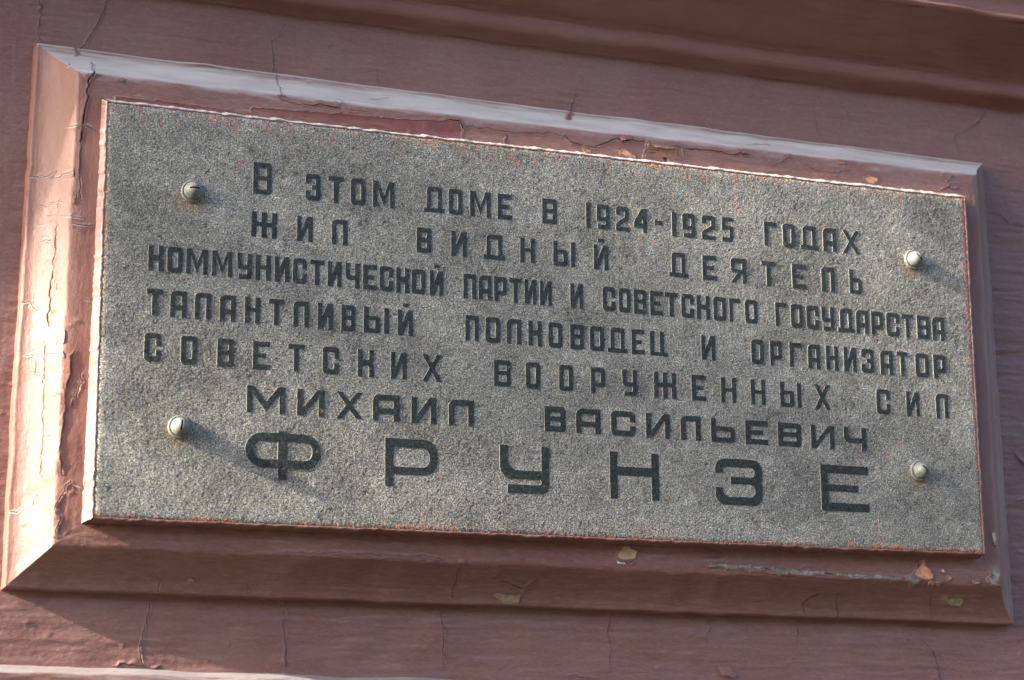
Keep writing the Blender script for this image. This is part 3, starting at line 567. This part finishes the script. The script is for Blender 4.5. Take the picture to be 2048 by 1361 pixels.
# ------------------------------------------------------------ raised letters
def rect(a, b, c, d): return [(a, b), (c, b), (c, d), (a, d)]
def rr(x0, z0, x1, z1, r):
    """rounded rectangle, radii for corners TL TR BR BL"""
    if not isinstance(r, (tuple, list)): r = (r,) * 4
    m_ = min(x1 - x0, z1 - z0) * .5; out = []
    for (cx, cz, sx_, sz_, a0), q in zip(((x0, z1, 1, -1, 180), (x1, z1, -1, -1, 90), (x1, z0, -1, 1, 0), (x0, z0, 1, 1, 270)), r):
        q = min(q, m_ * 1.0)
        if q < .15: out.append((cx, cz)); continue
        for k in range(6):
            a = math.radians(a0 - 90 * k / 5); out.append((cx + sx_ * q + q * math.cos(a), cz + sz_ * q + q * math.sin(a)))
    return out
def glyph(ch, w, h, sx, sy, R, big):
    add, sub, last = [], [], []
    r = R; ri = max(.4, R - sx * .45); e = .01
    mid = sy * .85
    if ch == 'О': add.append(rr(0, 0, w, h, r)); sub.append(rr(sx, sy, w - sx, h - sy, ri))
    elif ch == 'С':
        add.append(rr(0, 0, w, h, r)); sub.append(rr(sx, sy, w - sx, h - sy, ri)); sub.append(rect(w - sx - 1, h * .41, w + 1, h * .57))
    elif ch in 'ЗЭ':
        add.append(rr(0, 0, w, h, r)); m0, m1 = h * (.535 if big else .5) - mid / 2, h * (.535 if big else .5) + mid / 2
        sub.append(rr(sx, sy, w - sx, m0, ri)); sub.append(rr(sx, m1, w - sx, h - sy, ri)); sub.append(rect(-1, h * (.37 if big else .36), w * (.33 if big else .42), h * (.69 if big else .665)))
        last.append(rect(w * (.33 if big else .42), m0, w - sx, m1)); sub.append([(w + .5, h * .545), (w - sx * .22, h * .5), (w + .5, h * .455)])
    elif ch == 'Е':
        add += [rect(0, 0, sx, h), rect(0, h - sy, w, h), rect(0, 0, w, sy), rect(0, h * .5 - mid / 2, w * .78, h * .5 + mid / 2)]
    elif ch == 'В':
        add.append(rr(0, 0, w, h, (0, r * .8, r * .8, 0))); m0, m1 = h * .51 - mid / 2, h * .51 + mid / 2
        sub.append(rr(sx, sy, w - sx, m0, (.3, ri * .8, ri * .8, .3))); sub.append(rr(sx, m1, w - sx, h - sy, (.3, ri * .8, ri * .8, .3)))
        sub.append([(w + .5, h * .56), (w - sx * .28, h * .51), (w + .5, h * .46)])
    elif ch == 'Д':
        a, b = w * .14, w * .87; add.append(rr(a, 0, b, h, (r * 1.3, .6, 0, 0))); add.append(rect(0, 0, w, sy * .92)); sub.append(rr(a + sx * .92, sy * .92, b - sx * .92, h - sy, (ri, .3, .3, .3)))
    elif ch == 'А':
        add.append(rr(0, 0, w, h, (r * 1.5, .3, 0, 0))); sub.append(rect(sx, -1, w - sx, h * .27)); sub.append(rr(sx, h * .27 + sy * .95, w - sx, h - sy, (ri, .2, .2, .2)))
    elif ch == 'Л': add.append(rr(0, 0, w, h, (r * 1.5, .3, 0, 0))); sub.append(rr(sx, -9, w - sx, h - sy, (ri * 1.2, .2, 0, 0)))
    elif ch == 'П': add.append(rect(0, 0, w, h)); sub.append(rect(sx, -1, w - sx, h - sy))
    elif ch == 'М':
        s2 = sx * (1.0 if not big else 1.0); d = min(sx * 1.15, w * .3); zt = h * .42; zb = h * .06 if not big else h * .0
        sl = (h - zt) / (w / 2 - d); px = sx * .7
        add += [rect(0, 0, s2 * .95, h), rect(w - s2 * .95, 0, w, h)]
        L_ = [(0.02, h), (d, h), (w / 2, zt), (w / 2, zb), (px, zb + sl * (w / 2 - px))]
        add.append(L_); add.append([(w - x, z) for x, z in L_])
    elif ch in 'ИЙ':
        add += [rect(0, 0, sx * .95, h), rect(w - sx * .95, 0, w, h), [(0.02, 0.0), (sx * 1.05, 0.0), (w - .02, h), (w - sx * 1.15, h)]]
        if ch == 'Й': add.append(rect(w * .30, h * 1.13, w * .72, h * 1.26))
    elif ch == 'Н': add += [rect(0, 0, sx, h), rect(w - sx, 0, w, h), rect(0, h * .51 - sy * .4, w, h * .51 + sy * .4)] if not big else [rect(0, 0, sx, h), rect(w - sx, 0, w, h), rect(0, h * .5, w, h * .5 + sy * 1.05)]
    elif ch == 'К':
        add.append(rect(0, 0, w, h)); sub += [rr(sx, h * .62, w - sx, h + 9, (0, 0, ri * 1.3, .2)), rr(sx, -9, w - sx, h * .41, (.2, ri * 1.3, 0, 0)), [(w + .5, h * .60), (w - sx * .42, h * .515), (w + .5, h * .43)]]
    elif ch == 'Ж':
        s = sx * .95; c0, c1 = w / 2 - s / 2, w / 2 + s / 2; add.append(rect(0, 0, w, h))
        sub += [rr(s, h * .60, c0, h + 9, (0, 0, .3, 1.6)), rr(c1, h * .60, w - s, h + 9, (0, 0, 1.6, .3)), rr(s, -9, c0, h * .43, (1.6, .3, 0, 0)), rr(c1, -9, w - s, h * .43, (.3, 1.6, 0, 0))]
        sub += [[(w + .5, h * .58), (w - s * .42, h * .515), (w + .5, h * .45)], [(-.5, h * .58), (s * .42, h * .515), (-.5, h * .45)]]
    elif ch == 'У':
        b0, b1 = (h * .365, h * .365 + mid) if not big else (h * .30, h * .30 + sy)
        f1 = sy * .85 if not big else sy
        add += [rr(0, b0, w, h, (0, 0, 0, r)), rr(w * .12 if not big else w * .15, 0, w, h, (0, 0, r * .8, 0))]
        sub += [rr(sx, b1, w - sx, h + 9, (0, 0, .3, ri * 1.3)), rr(-9, f1, w - sx, b0, (0, ri * .5, ri * .8, 0)), rect(-9, -9, w * .12 if not big else w * .15, b0)]
    elif ch == 'Р': add += [rect(0, 0, sx, h), rr(0, h * .25, w, h, (0, r if not big else r * 1.25, r if not big else r * 1.25, 0))]; sub.append(rr(sx, h * .25 + sy * .9, w - sx, h - sy, (.3, ri, ri, .3)))
    elif ch == 'Т': add += [rect(0, h - sy, w, h), rect(w / 2 - sx * .52, 0, w / 2 + sx * .52, h)]
    elif ch == 'Г': add += [rect(0, 0, sx, h), rect(0, h - sy, w, h)]
    elif ch in 'ЬЫ':
        q = w if ch == 'Ь' else w * .655
        add += [rect(0, 0, sx * .93, h), rr(0, 0, q, h * .655, (0, r, r, 0))]; sub.append(rr(sx * .93, sy * .9, q - sx * .93, h * .655 - sy * .85, (.3, ri, ri, .3)))
        if ch == 'Ы': add.append(rect(w - sx * .93, 0, w, h))
    elif ch == 'Я':
        add += [rect(w - sx, 0, w, h), rr(0, h * .40, w, h, (r, 0, 0, r)), [(0, 0), (sx * .95, 0), (w - sx * .9, h * .42), (w - sx * 1.9, h * .46)]]; sub.append(rr(sx * .9, h * .40 + sy * .8, w - sx, h - sy, (ri, .3, .3, ri)))
    elif ch == 'Ц': add += [rect(0, 0, sx, h), rect(w * .8 - sx, 0, w * .8, h), rect(0, 0, w, sy * .85)]
    elif ch == 'Ч':
        add += [rr(0, h * .335, w, h, (0, 0, 0, r * 1.2)), rect(w - sx, 0, w, h)]; sub.append(rr(sx, h * .335 + sy * .9, w - sx, h + 9, (0, 0, .3, ri * 1.2)))
    elif ch == 'Ф':
        b0, b1 = h * .235, h * .955; s = sx
        add += [rr(0, b0, w, b1, (b1 - b0) * .5)]; sub.append(rr(s, b0 + sy * .95, w - s, b1 - sy * .95, (b1 - b0) * .22)); add.append(('last', rect(w * .5 - s * .52 - .8, 0, w * .5 + s * .52 - .8, h)))
    elif ch == 'Х':
        t = sx * 1.05; add += [[(0, h), (t, h), (w, 0), (w - t, 0)], [(0, 0), (t, 0), (w, h), (w - t, h)]]
    elif ch == '1': add.append(rect(0, 0, w, h))
    elif ch == '9':
        add.append(rr(0, 0, w, h, (r, r, r * .8, r * .6))); sub += [rr(sx, h * .49, w - sx, h - sy, ri), rr(-9, sy * .95, w - sx, h * .33, (0, ri, ri, 0)), rect(-9, -9, w * .08, h * .3)]
    elif ch == '2':
        add += [rr(0, h * .5, w, h, (r, r, 0, 0))]; sub += [rr(sx, h * .3, w - sx, h - sy, (ri, ri, 0, 0)), rect(-1, h * .4, sx + .2, h * .67)]
        add += [('last', [(w - sx, h * .72), (w, h * .72), (w, h * .5), (w * .86, h * .42), (sx * 1.0, h * .24), (sx, .1), (0, .1), (0, h * .27), (w * .12, h * .36), (w - sx * 1.1, h * .56), (w - sx, h * .6)]), ('last', rect(0, 0, w, sy * .9))]
    elif ch == '4':
        add += [[(w - sx * 1.25, h), (w, h), (w, 0), (w - sx * .95, 0), (w - sx * .95, h * .19), (0, h * .21), (0, h * .40)]]; sub.append([(w - sx * .95, h * .38), (w - sx * .95, h * .60), (w * .36, h * .38)])
    elif ch == '5':
        add += [rect(0, h - sy * .85, w, h), rect(0, h * .46, sx * .95, h), rr(0, 0, w, h * .66, (0, r, r, 0))]; sub += [rr(-9, sy * .9, w - sx, h * .66 - sy * .8, (0, ri, ri, 0))]
        add += [('last', rect(0, h * .46, sx * .95, h * .66))]
    elif ch == '-': add.append(rect(0, h * .40, w, h * .57))
    elif ch == ',': add.append([(w * .1, h * -.02), (w, h * .03), (w * .95, h * -.16), (w * .45, h * -.26), (w * .2, h * -.24), (w * .55, h * -.10)])
    last += [a[1] for a in add if isinstance(a, tuple) and a[0] == 'last']; add = [a for a in add if not (isinstance(a, tuple) and a[0] == 'last')]
    return add, sub, last
def rough(poly, r, step=1.3, amp=.09):
    out = []
    n = len(poly)
    for i in range(n):
        a = poly[i]; b = poly[(i + 1) % n]; L = math.hypot(b[0] - a[0], b[1] - a[1]); k = max(1, int(L / step))
        for j in range(k):
            t = j / k; q = amp if j else amp * .5
            out.append((a[0] + (b[0] - a[0]) * t + r.normal(0, q), a[1] + (b[1] - a[1]) * t + r.normal(0, q)))
    return out
def area(p): return sum(p[i][0] * p[(i + 1) % len(p)][1] - p[(i + 1) % len(p)][0] * p[i][1] for i in range(len(p))) / 2
def union_tris(add, sub, last, r, jit=True):
    polys = [(1, p) for p in add] + [(-1, p) for p in sub] + [(2, p) for p in last]
    vs, fs, kinds = [], [], []
    for kd, p in polys:
        q = rough(p, r) if jit else p
        if area(q) < 0: q = q[::-1]
        i0 = len(vs); vs += [Vector(v) for v in q]; fs.append(list(range(i0, i0 + len(q)))); kinds.append(kd)
    V_, E_, F_, _, _, OF = delaunay_2d_cdt(vs, [], fs, 1, 1e-4, True)
    keep = []
    for f, of in zip(F_, OF):
        k = {kinds[i] for i in of}
        if 2 in k or (1 in k and -1 not in k): keep.append(tuple(f))
    return V_, keep
LH = .00045                                                     # letters stand 2.2 mm proud
def prism(name, V_, keep, to_world, top, bottom, flare, mats, parent):
    ec = {}
    for f in keep:
        for i in range(3):
            a, b = f[i], f[(i + 1) % 3]; ec[(a, b)] = ec.get((a, b), 0) + 1
    bd = [(a, b) for (a, b) in ec if (b, a) not in ec]
    used = sorted({i for f in keep for i in f}); ren = {o: n for n, o in enumerate(used)}
    nrm = {}
    for a, b in bd:
        dx, dz = V_[b].x - V_[a].x, V_[b].y - V_[a].y; L = math.hypot(dx, dz) or 1
        for i in (a, b):
            q = nrm.setdefault(i, [0, 0]); q[0] += dz / L; q[1] -= dx / L
    verts = []
    for o in used:
        x, z = to_world(V_[o].x, V_[o].y); verts.append((x, top, z))
    faces = [tuple(ren[i] for i in f) for f in keep]; mi = [0] * len(faces); bot = {}
    for i, q in nrm.items():
        L = math.hypot(*q) or 1; x, z = to_world(V_[i].x + q[0] / L * flare, V_[i].y + q[1] / L * flare); bot[i] = len(verts); verts.append((x, bottom, z))
    for a, b in bd: faces.append((ren[b], ren[a], bot[a], bot[b])); mi.append(1 if len(mats) > 1 else 0)
    c = np.mean(np.array(verts), 0)
    # flat face shading, shared verts are fine
    return mesh_obj(name, verts, faces, mats, parent, smooth=False, origin=(c[0], 0.0, c[2]), fmat=mi)
lr = np.random.default_rng(5)
for ri_, ((a0, a1, b0, b1), items) in enumerate(ROWS):
    for ch, u0, u1 in items:
        if u1 < u0: u0, u1 = u1, u0
        um = (u0 + u1) / 2; vt, vb = a0 + a1 * um, b0 + b1 * um
        if ri_ == 0 and ch == 'В' and u0 < .2: vt, vb = .1123, .1918
        p0 = np.array(uv2(np.array(u0), np.array(vb))); p1 = np.array(uv2(np.array(u1), np.array(vb))); p2 = np.array(uv2(np.array(u0), np.array(vt)))
        w = np.linalg.norm(p1 - p0) * 1000; h = np.linalg.norm(p2 - p0) * 1000
        if ri_ < 5: sx_, sy_, R_ = min(5.1, w * .325), 5.0, 3.6
        elif ri_ == 5: sx_, sy_, R_ = min(6.3, w * .28), 6.0, 5.0
        else: sx_, sy_, R_ = 8.9, 9.0, 12.0
        if ch in 'МЖ' and ri_ < 5: sx_ = w * (.225 if ch == 'М' else .215)
        if ch == 'Ы': sx_ = w * .215
        if ch == 'Х': sx_ = min(sx_, w * .26)
        add, sub, last = glyph(ch, w, h, sx_, sy_, R_, ri_ == 6)
        best = None
        for _ in range(5):
            V_, keep = union_tris(add, sub, last, lr)
            A_ = sum(abs((V_[f[1]] - V_[f[0]]).cross(V_[f[2]] - V_[f[0]])) / 2 for f in keep)
            if best is None or A_ > best[0]: best = (A_, V_, keep)
            if _ >= 1 and A_ > .33 * w * h: break
            if ch in '-,': break
        V_, keep = best[1:]
        def tw(x, z, u0=u0, u1=u1, vb=vb, vt=vt, w=w, h=h):
            X_, Z_ = uv2(np.array(u0 + (u1 - u0) * x / w), np.array(vb + (vt - vb) * z / h)); return float(X_), float(Z_)
        top = -LH + (.0012 if ch == ',' else 0) + lr.normal(0, .00008)
        prism('letter', V_, keep, tw, top, .0006, .36, (M_POL, M_CUT), plaque)

# ------------------------------------------------------------ dome-headed screws
def make_screw():
    R1, Rw = .0092, .0116
    xs_ = sorted(set([-R1 * math.cos(math.pi * i / 44) for i in range(45)] + [-.00082, -.0008, .0008, .00082])); ts = sorted(set([-math.cos(math.pi * i / 50) for i in range(51)]))
    verts = []
    for x in xs_:
        hw = math.sqrt(max(0, R1 * R1 - x * x))
        for t in ts:
            z = t * hw; q = math.hypot(x, z) / R1
            y = .0036 + .0122 * (1 - q ** 2.3) ** .64 if q < 1 else .0030
            if abs(x) < .00081 and abs(z) < .0046: y -= .0022
            verts.append((x, -y, z))
    dome = (np.array(verts), grid_faces(len(xs_), len(ts)))
    pr = [(R1 * .96, .0028), (R1 * 1.02, .0024), (R1 * 1.10, .0031), (Rw * .96, .0030), (Rw, .0022), (Rw * 1.01, .0012), (Rw, -.0006)]
    n = 48; wv = []
    for i in range(n + 1):
        a = 2 * math.pi * i / n
        for r_, y in pr: wv.append((r_ * math.cos(a), -y, r_ * math.sin(a)))
    return dome, (np.array(wv), grid_faces(n + 1, len(pr)))
dome, washer = make_screw()
slotv = np.array([(-.0006, -.0105, -.0046), (.0006, -.0105, -.0046), (.0006, -.0105, .0046), (-.0006, -.0105, .0046)])
first = None
for k, (u_, v_, ang) in enumerate(SCREWS):
    qx, qz = uv2(np.array(u_), np.array(v_)); loc = Vector((float(qx) + .0012, -.0003, float(qz) + .0010)) - Vector(plaque.location)
    if first is None:
        e = bpy.data.objects.new('screw', None); COL.objects.link(e); e.parent = plaque; e.empty_display_size = .01
        kids = []
        for nm, (vv, ff) in (('screw_head', dome), ('washer', washer)):
            cen = vv[ff].mean(1); fm = ((np.abs(cen[:, 0]) < .00083) & (np.abs(cen[:, 2]) < .0047) & (nm == 'screw_head')).astype(int)
            o = mesh_obj(nm, vv, ff, [M_ENA, M_SLOT], fmat=fm); o.parent = e; kids.append(o)
        first = (e, kids)
    else:
        e = first[0].copy(); COL.objects.link(e); e.parent = plaque
        for o in first[1]:
            c = o.copy(); COL.objects.link(c); c.parent = e
    e.location = loc; e.rotation_euler = (0, math.radians([90, 6, -42, -38][k]), 0)

# ------------------------------------------------------------ cracks with curled edges, chips and flaps of paint
fr = np.random.default_rng(77)
def owner(x, z): return frame if float(frame_s(x, z)[0]) < 1.0 else wall
def crack(wid, lift, pts):
    P = np.array(pts, float); seg = np.linalg.norm(np.diff(P, axis=0), axis=1); arc = np.concatenate([[0], np.cumsum(seg)]); n = max(6, int(arc[-1] / .0013)); s = np.linspace(0, arc[-1], n)
    x = np.interp(s, arc, P[:, 0]); z = np.interp(s, arc, P[:, 1])
    d = np.stack([np.gradient(x), np.gradient(z)], 1); d /= np.linalg.norm(d, axis=1)[:, None] + 1e-9; nn = np.stack([-d[:, 1], d[:, 0]], 1)
    j = np.interp(s, np.arange(0, arc[-1] + .004, .004), fr.normal(0, .0007, len(np.arange(0, arc[-1] + .004, .004)))) + fr.normal(0, .00022, n)
    x = x + nn[:, 0] * j; z = z + nn[:, 1] * j
    kn = np.arange(0, arc[-1] + .009, .009); env = np.minimum(1, np.minimum(s, arc[-1] - s) / .006 + .15)
    la = np.interp(s, kn, fr.uniform(.15, 1.0, len(kn))) * env; lb = np.interp(s, kn, fr.uniform(0, .45, len(kn))) * env; ww = np.interp(s, kn, fr.uniform(.45, 1.15, len(kn))) * env
    if fr.random() < .5: la, lb = lb, la
    w = wid / 1000 * ww / 2 * (.8 if wid > 1.15 else .42); l = lift / 1000 * .75
    rows = [(-.0045, -.00025, 0), (-.0016, .0000, .45 * la), (0, .00030, la), (0, .00012, 0 * la), (0, .00012, 0 * la), (0, .00030, lb), (.0016, .0000, .45 * lb), (.0045, -.00025, 0)]
    if owner(x[n // 2], z[n // 2]) is wall: w = w * .5; l = l * 1.15
    verts = []
    for i in range(n):
        for q, (o_, h0, lf) in enumerate(rows):
            o2 = (-w[i] + o_) if q < 4 else (w[i] + o_)
            if q in (3,): o2 = -w[i] + .00003
            if q in (4,): o2 = w[i] - .00003
            hh = h0 + (0 if np.isscalar(lf) else lf[i]) * l
            verts.append(on(x[i] + nn[i, 0] * o2, z[i] + nn[i, 1] * o2, hh))
    f = grid_faces(n, 8); mi = np.tile(np.array([0, 0, 1, 1, 1, 0, 0]), n - 1)
    own = owner(x[n // 2], z[n // 2]); hor = own is wall or int(frame_s(x[n // 2], z[n // 2])[1]) in (0, 2)
    smid, sidm = frame_s(x, z); top_ = bool(np.any((smid > -.05) & (smid < 1.1) & (sidm == 0)))
    onwall = own is wall
    mesh_obj('crack', verts, f, [(M_W if onwall else M_H if top_ else M_N) if hor else M_V, PATCHM['hair'] if onwall else M_DIRT], own, fmat=mi, origin=verts[len(verts) // 2])
for c_ in CRACKS: crack(*c_)
for k in range(30):                                            # short flaking lips, mostly on the weathered left and upper members
    if k < 18: x0, z0 = fr.uniform(-.062, -.012), fr.uniform(-.44, .03); vx, vz = (1, fr.uniform(-.35, .2)) if fr.random() < .6 else (fr.uniform(-.3, .3), 1)
    elif k < 26: x0, z0 = fr.uniform(.0, 1.0), fr.uniform(.010, .030); vx, vz = 1, fr.uniform(-.2, .2)
    else: x0, z0 = fr.uniform(-.1, 1.1), fr.uniform(-.548, -.50); vx, vz = fr.uniform(-.6, .6), 1
    L_ = fr.uniform(.007, .020); q_ = math.hypot(vx, vz); n_ = 4
    crack(fr.uniform(.5, .8), fr.uniform(.5, 1.2), [(x0 + vx / q_ * L_ * i / n_ + fr.normal(0, .0010), z0 + vz / q_ * L_ * i / n_ + fr.normal(0, .0010)) for i in range(n_ + 1)])

def patch(key, pts):
    mm = [(p[0] * 1000, p[1] * 1000) for p in pts]
    A = abs(area(mm)); st = max(.9, min(2.2, math.sqrt(A) / 6))
    ring_ = rough(mm, fr, step=st, amp=min(.6, math.sqrt(A) * .075))
    if area(ring_) < 0: ring_ = ring_[::-1]
    c = np.mean(np.array(ring_), 0); n = len(ring_)
    # inner points for a surface that follows the moulding
    vs = [Vector(p) for p in ring_]; xs_ = [p[0] for p in ring_]; zs_ = [p[1] for p in ring_]
    for gx in np.arange(min(xs_), max(xs_), 1.8):
        for gz in np.arange(min(zs_), max(zs_), 1.8): vs.append(Vector((gx, gz)))
    V_, E_, F_, _, _, OF = delaunay_2d_cdt(vs, [], [list(range(n))], 1, 1e-4, True)
    keep = [tuple(f) for f, of in zip(F_, OF) if of]
    used = sorted({i for f in keep for i in f}); ren = {o: k for k, o in enumerate(used)}
    hgt = .00045 if key == 'rose' else .00055
    verts = [on(V_[i].x / 1000, V_[i].y / 1000, hgt + abs(fr.normal(0, .00006))) for i in used]
    own = owner(c[0] / 1000, c[1] / 1000)
    mesh_obj('bare_patch', verts, [tuple(ren[i] for i in f) for f in keep], PATCHM[key], own, origin=verts[0])
    # curled paint rim round the chip
    rimv = []; nn = len(ring_)
    for i in range(nn):
        a, b, d = ring_[i - 1], ring_[i], ring_[(i + 1) % nn]; tx, tz = d[0] - a[0], d[1] - a[1]; L = math.hypot(tx, tz) or 1; ox, oz = tz / L, -tx / L
        k_ = .35 + .65 * abs(math.sin(i * .9 + c[0])) * fr.uniform(.4, 1)
        for o_, h_ in ((-.25, .0004), (0.0, .00062 + .0007 * k_), (.9, .00042 + .0003 * k_), (2.6, -.0003)):
            rimv.append(on((b[0] + ox * o_) / 1000, (b[1] + oz * o_) / 1000, h_))
    f = []
    for i in range(nn):
        j = (i + 1) % nn
        for q in range(3): f.append((i * 4 + q, j * 4 + q, j * 4 + q + 1, i * 4 + q + 1))
    if key not in ('smear', 'dirt_shade'): mesh_obj('paint_rim', rimv, f, M_N, own, origin=rimv[0])
for k_, p_ in PATCHES: patch(k_, p_)

def flap(pts):
    a, b = np.array(pts[0]), np.array(pts[1]); tip = [np.array(p) for p in pts[2:]]
    n = 14; m_ = 8; verts = []
    tl = np.array(tip[::-1]); ta = np.linspace(0, 1, len(tl))
    for i in range(n):
        t = i / (n - 1); h0 = a + (b - a) * t; h1 = np.array([np.interp(t, ta, tl[:, 0]), np.interp(t, ta, tl[:, 1])]) + fr.normal(0, .0004, 2)
        for j in range(m_):
            q = j / (m_ - 1); p = h0 + (h1 - h0) * q; verts.append(on(p[0], p[1], .0006 + .0042 * q ** 1.6 * (.7 + .3 * math.sin(t * 5))))
    mesh_obj('paint_flap', verts, grid_faces(n, m_), M_N, owner(*a), origin=verts[0])
for p_ in FLAPS: flap(p_)

# ------------------------------------------------------------ leafy branch between sun and wall (out of frame): it dims the sun over the upper stone
br = thing('tree_branch', tuple(Vector((.35, 0, -.2)) + to_sun * 15), 'leafy tree branch in front of the sun, high over the street', 'branch')
lm = flat('leaf', (.06, .11, .03), rough=.6, scale=20)
side = to_sun.cross(Vector((0, 0, 1))).normalized(); up = side.cross(to_sun).normalized(); lv = []; lf = []
for k in range(125):
    a_ = fr.uniform(-.32, .32); b_ = fr.uniform(-.10, .20) if k < 105 else fr.uniform(.20, .62)
    p = Vector(br.location) + side * a_ + up * b_ + to_sun * fr.normal(0, .3)
    d1 = (side * fr.normal() + up * fr.normal() + to_sun * fr.normal() * .4).normalized(); d2 = (d1.cross(to_sun) + to_sun * fr.normal() * .3).normalized(); i = len(lv)
    lv += [p - d1 * .045, p + d2 * .030, p + d1 * .045, p - d2 * .030]; lf.append((i, i + 1, i + 2, i + 3))
mesh_obj('foliage', [tuple(v) for v in lv], lf, lm, br, smooth=False)
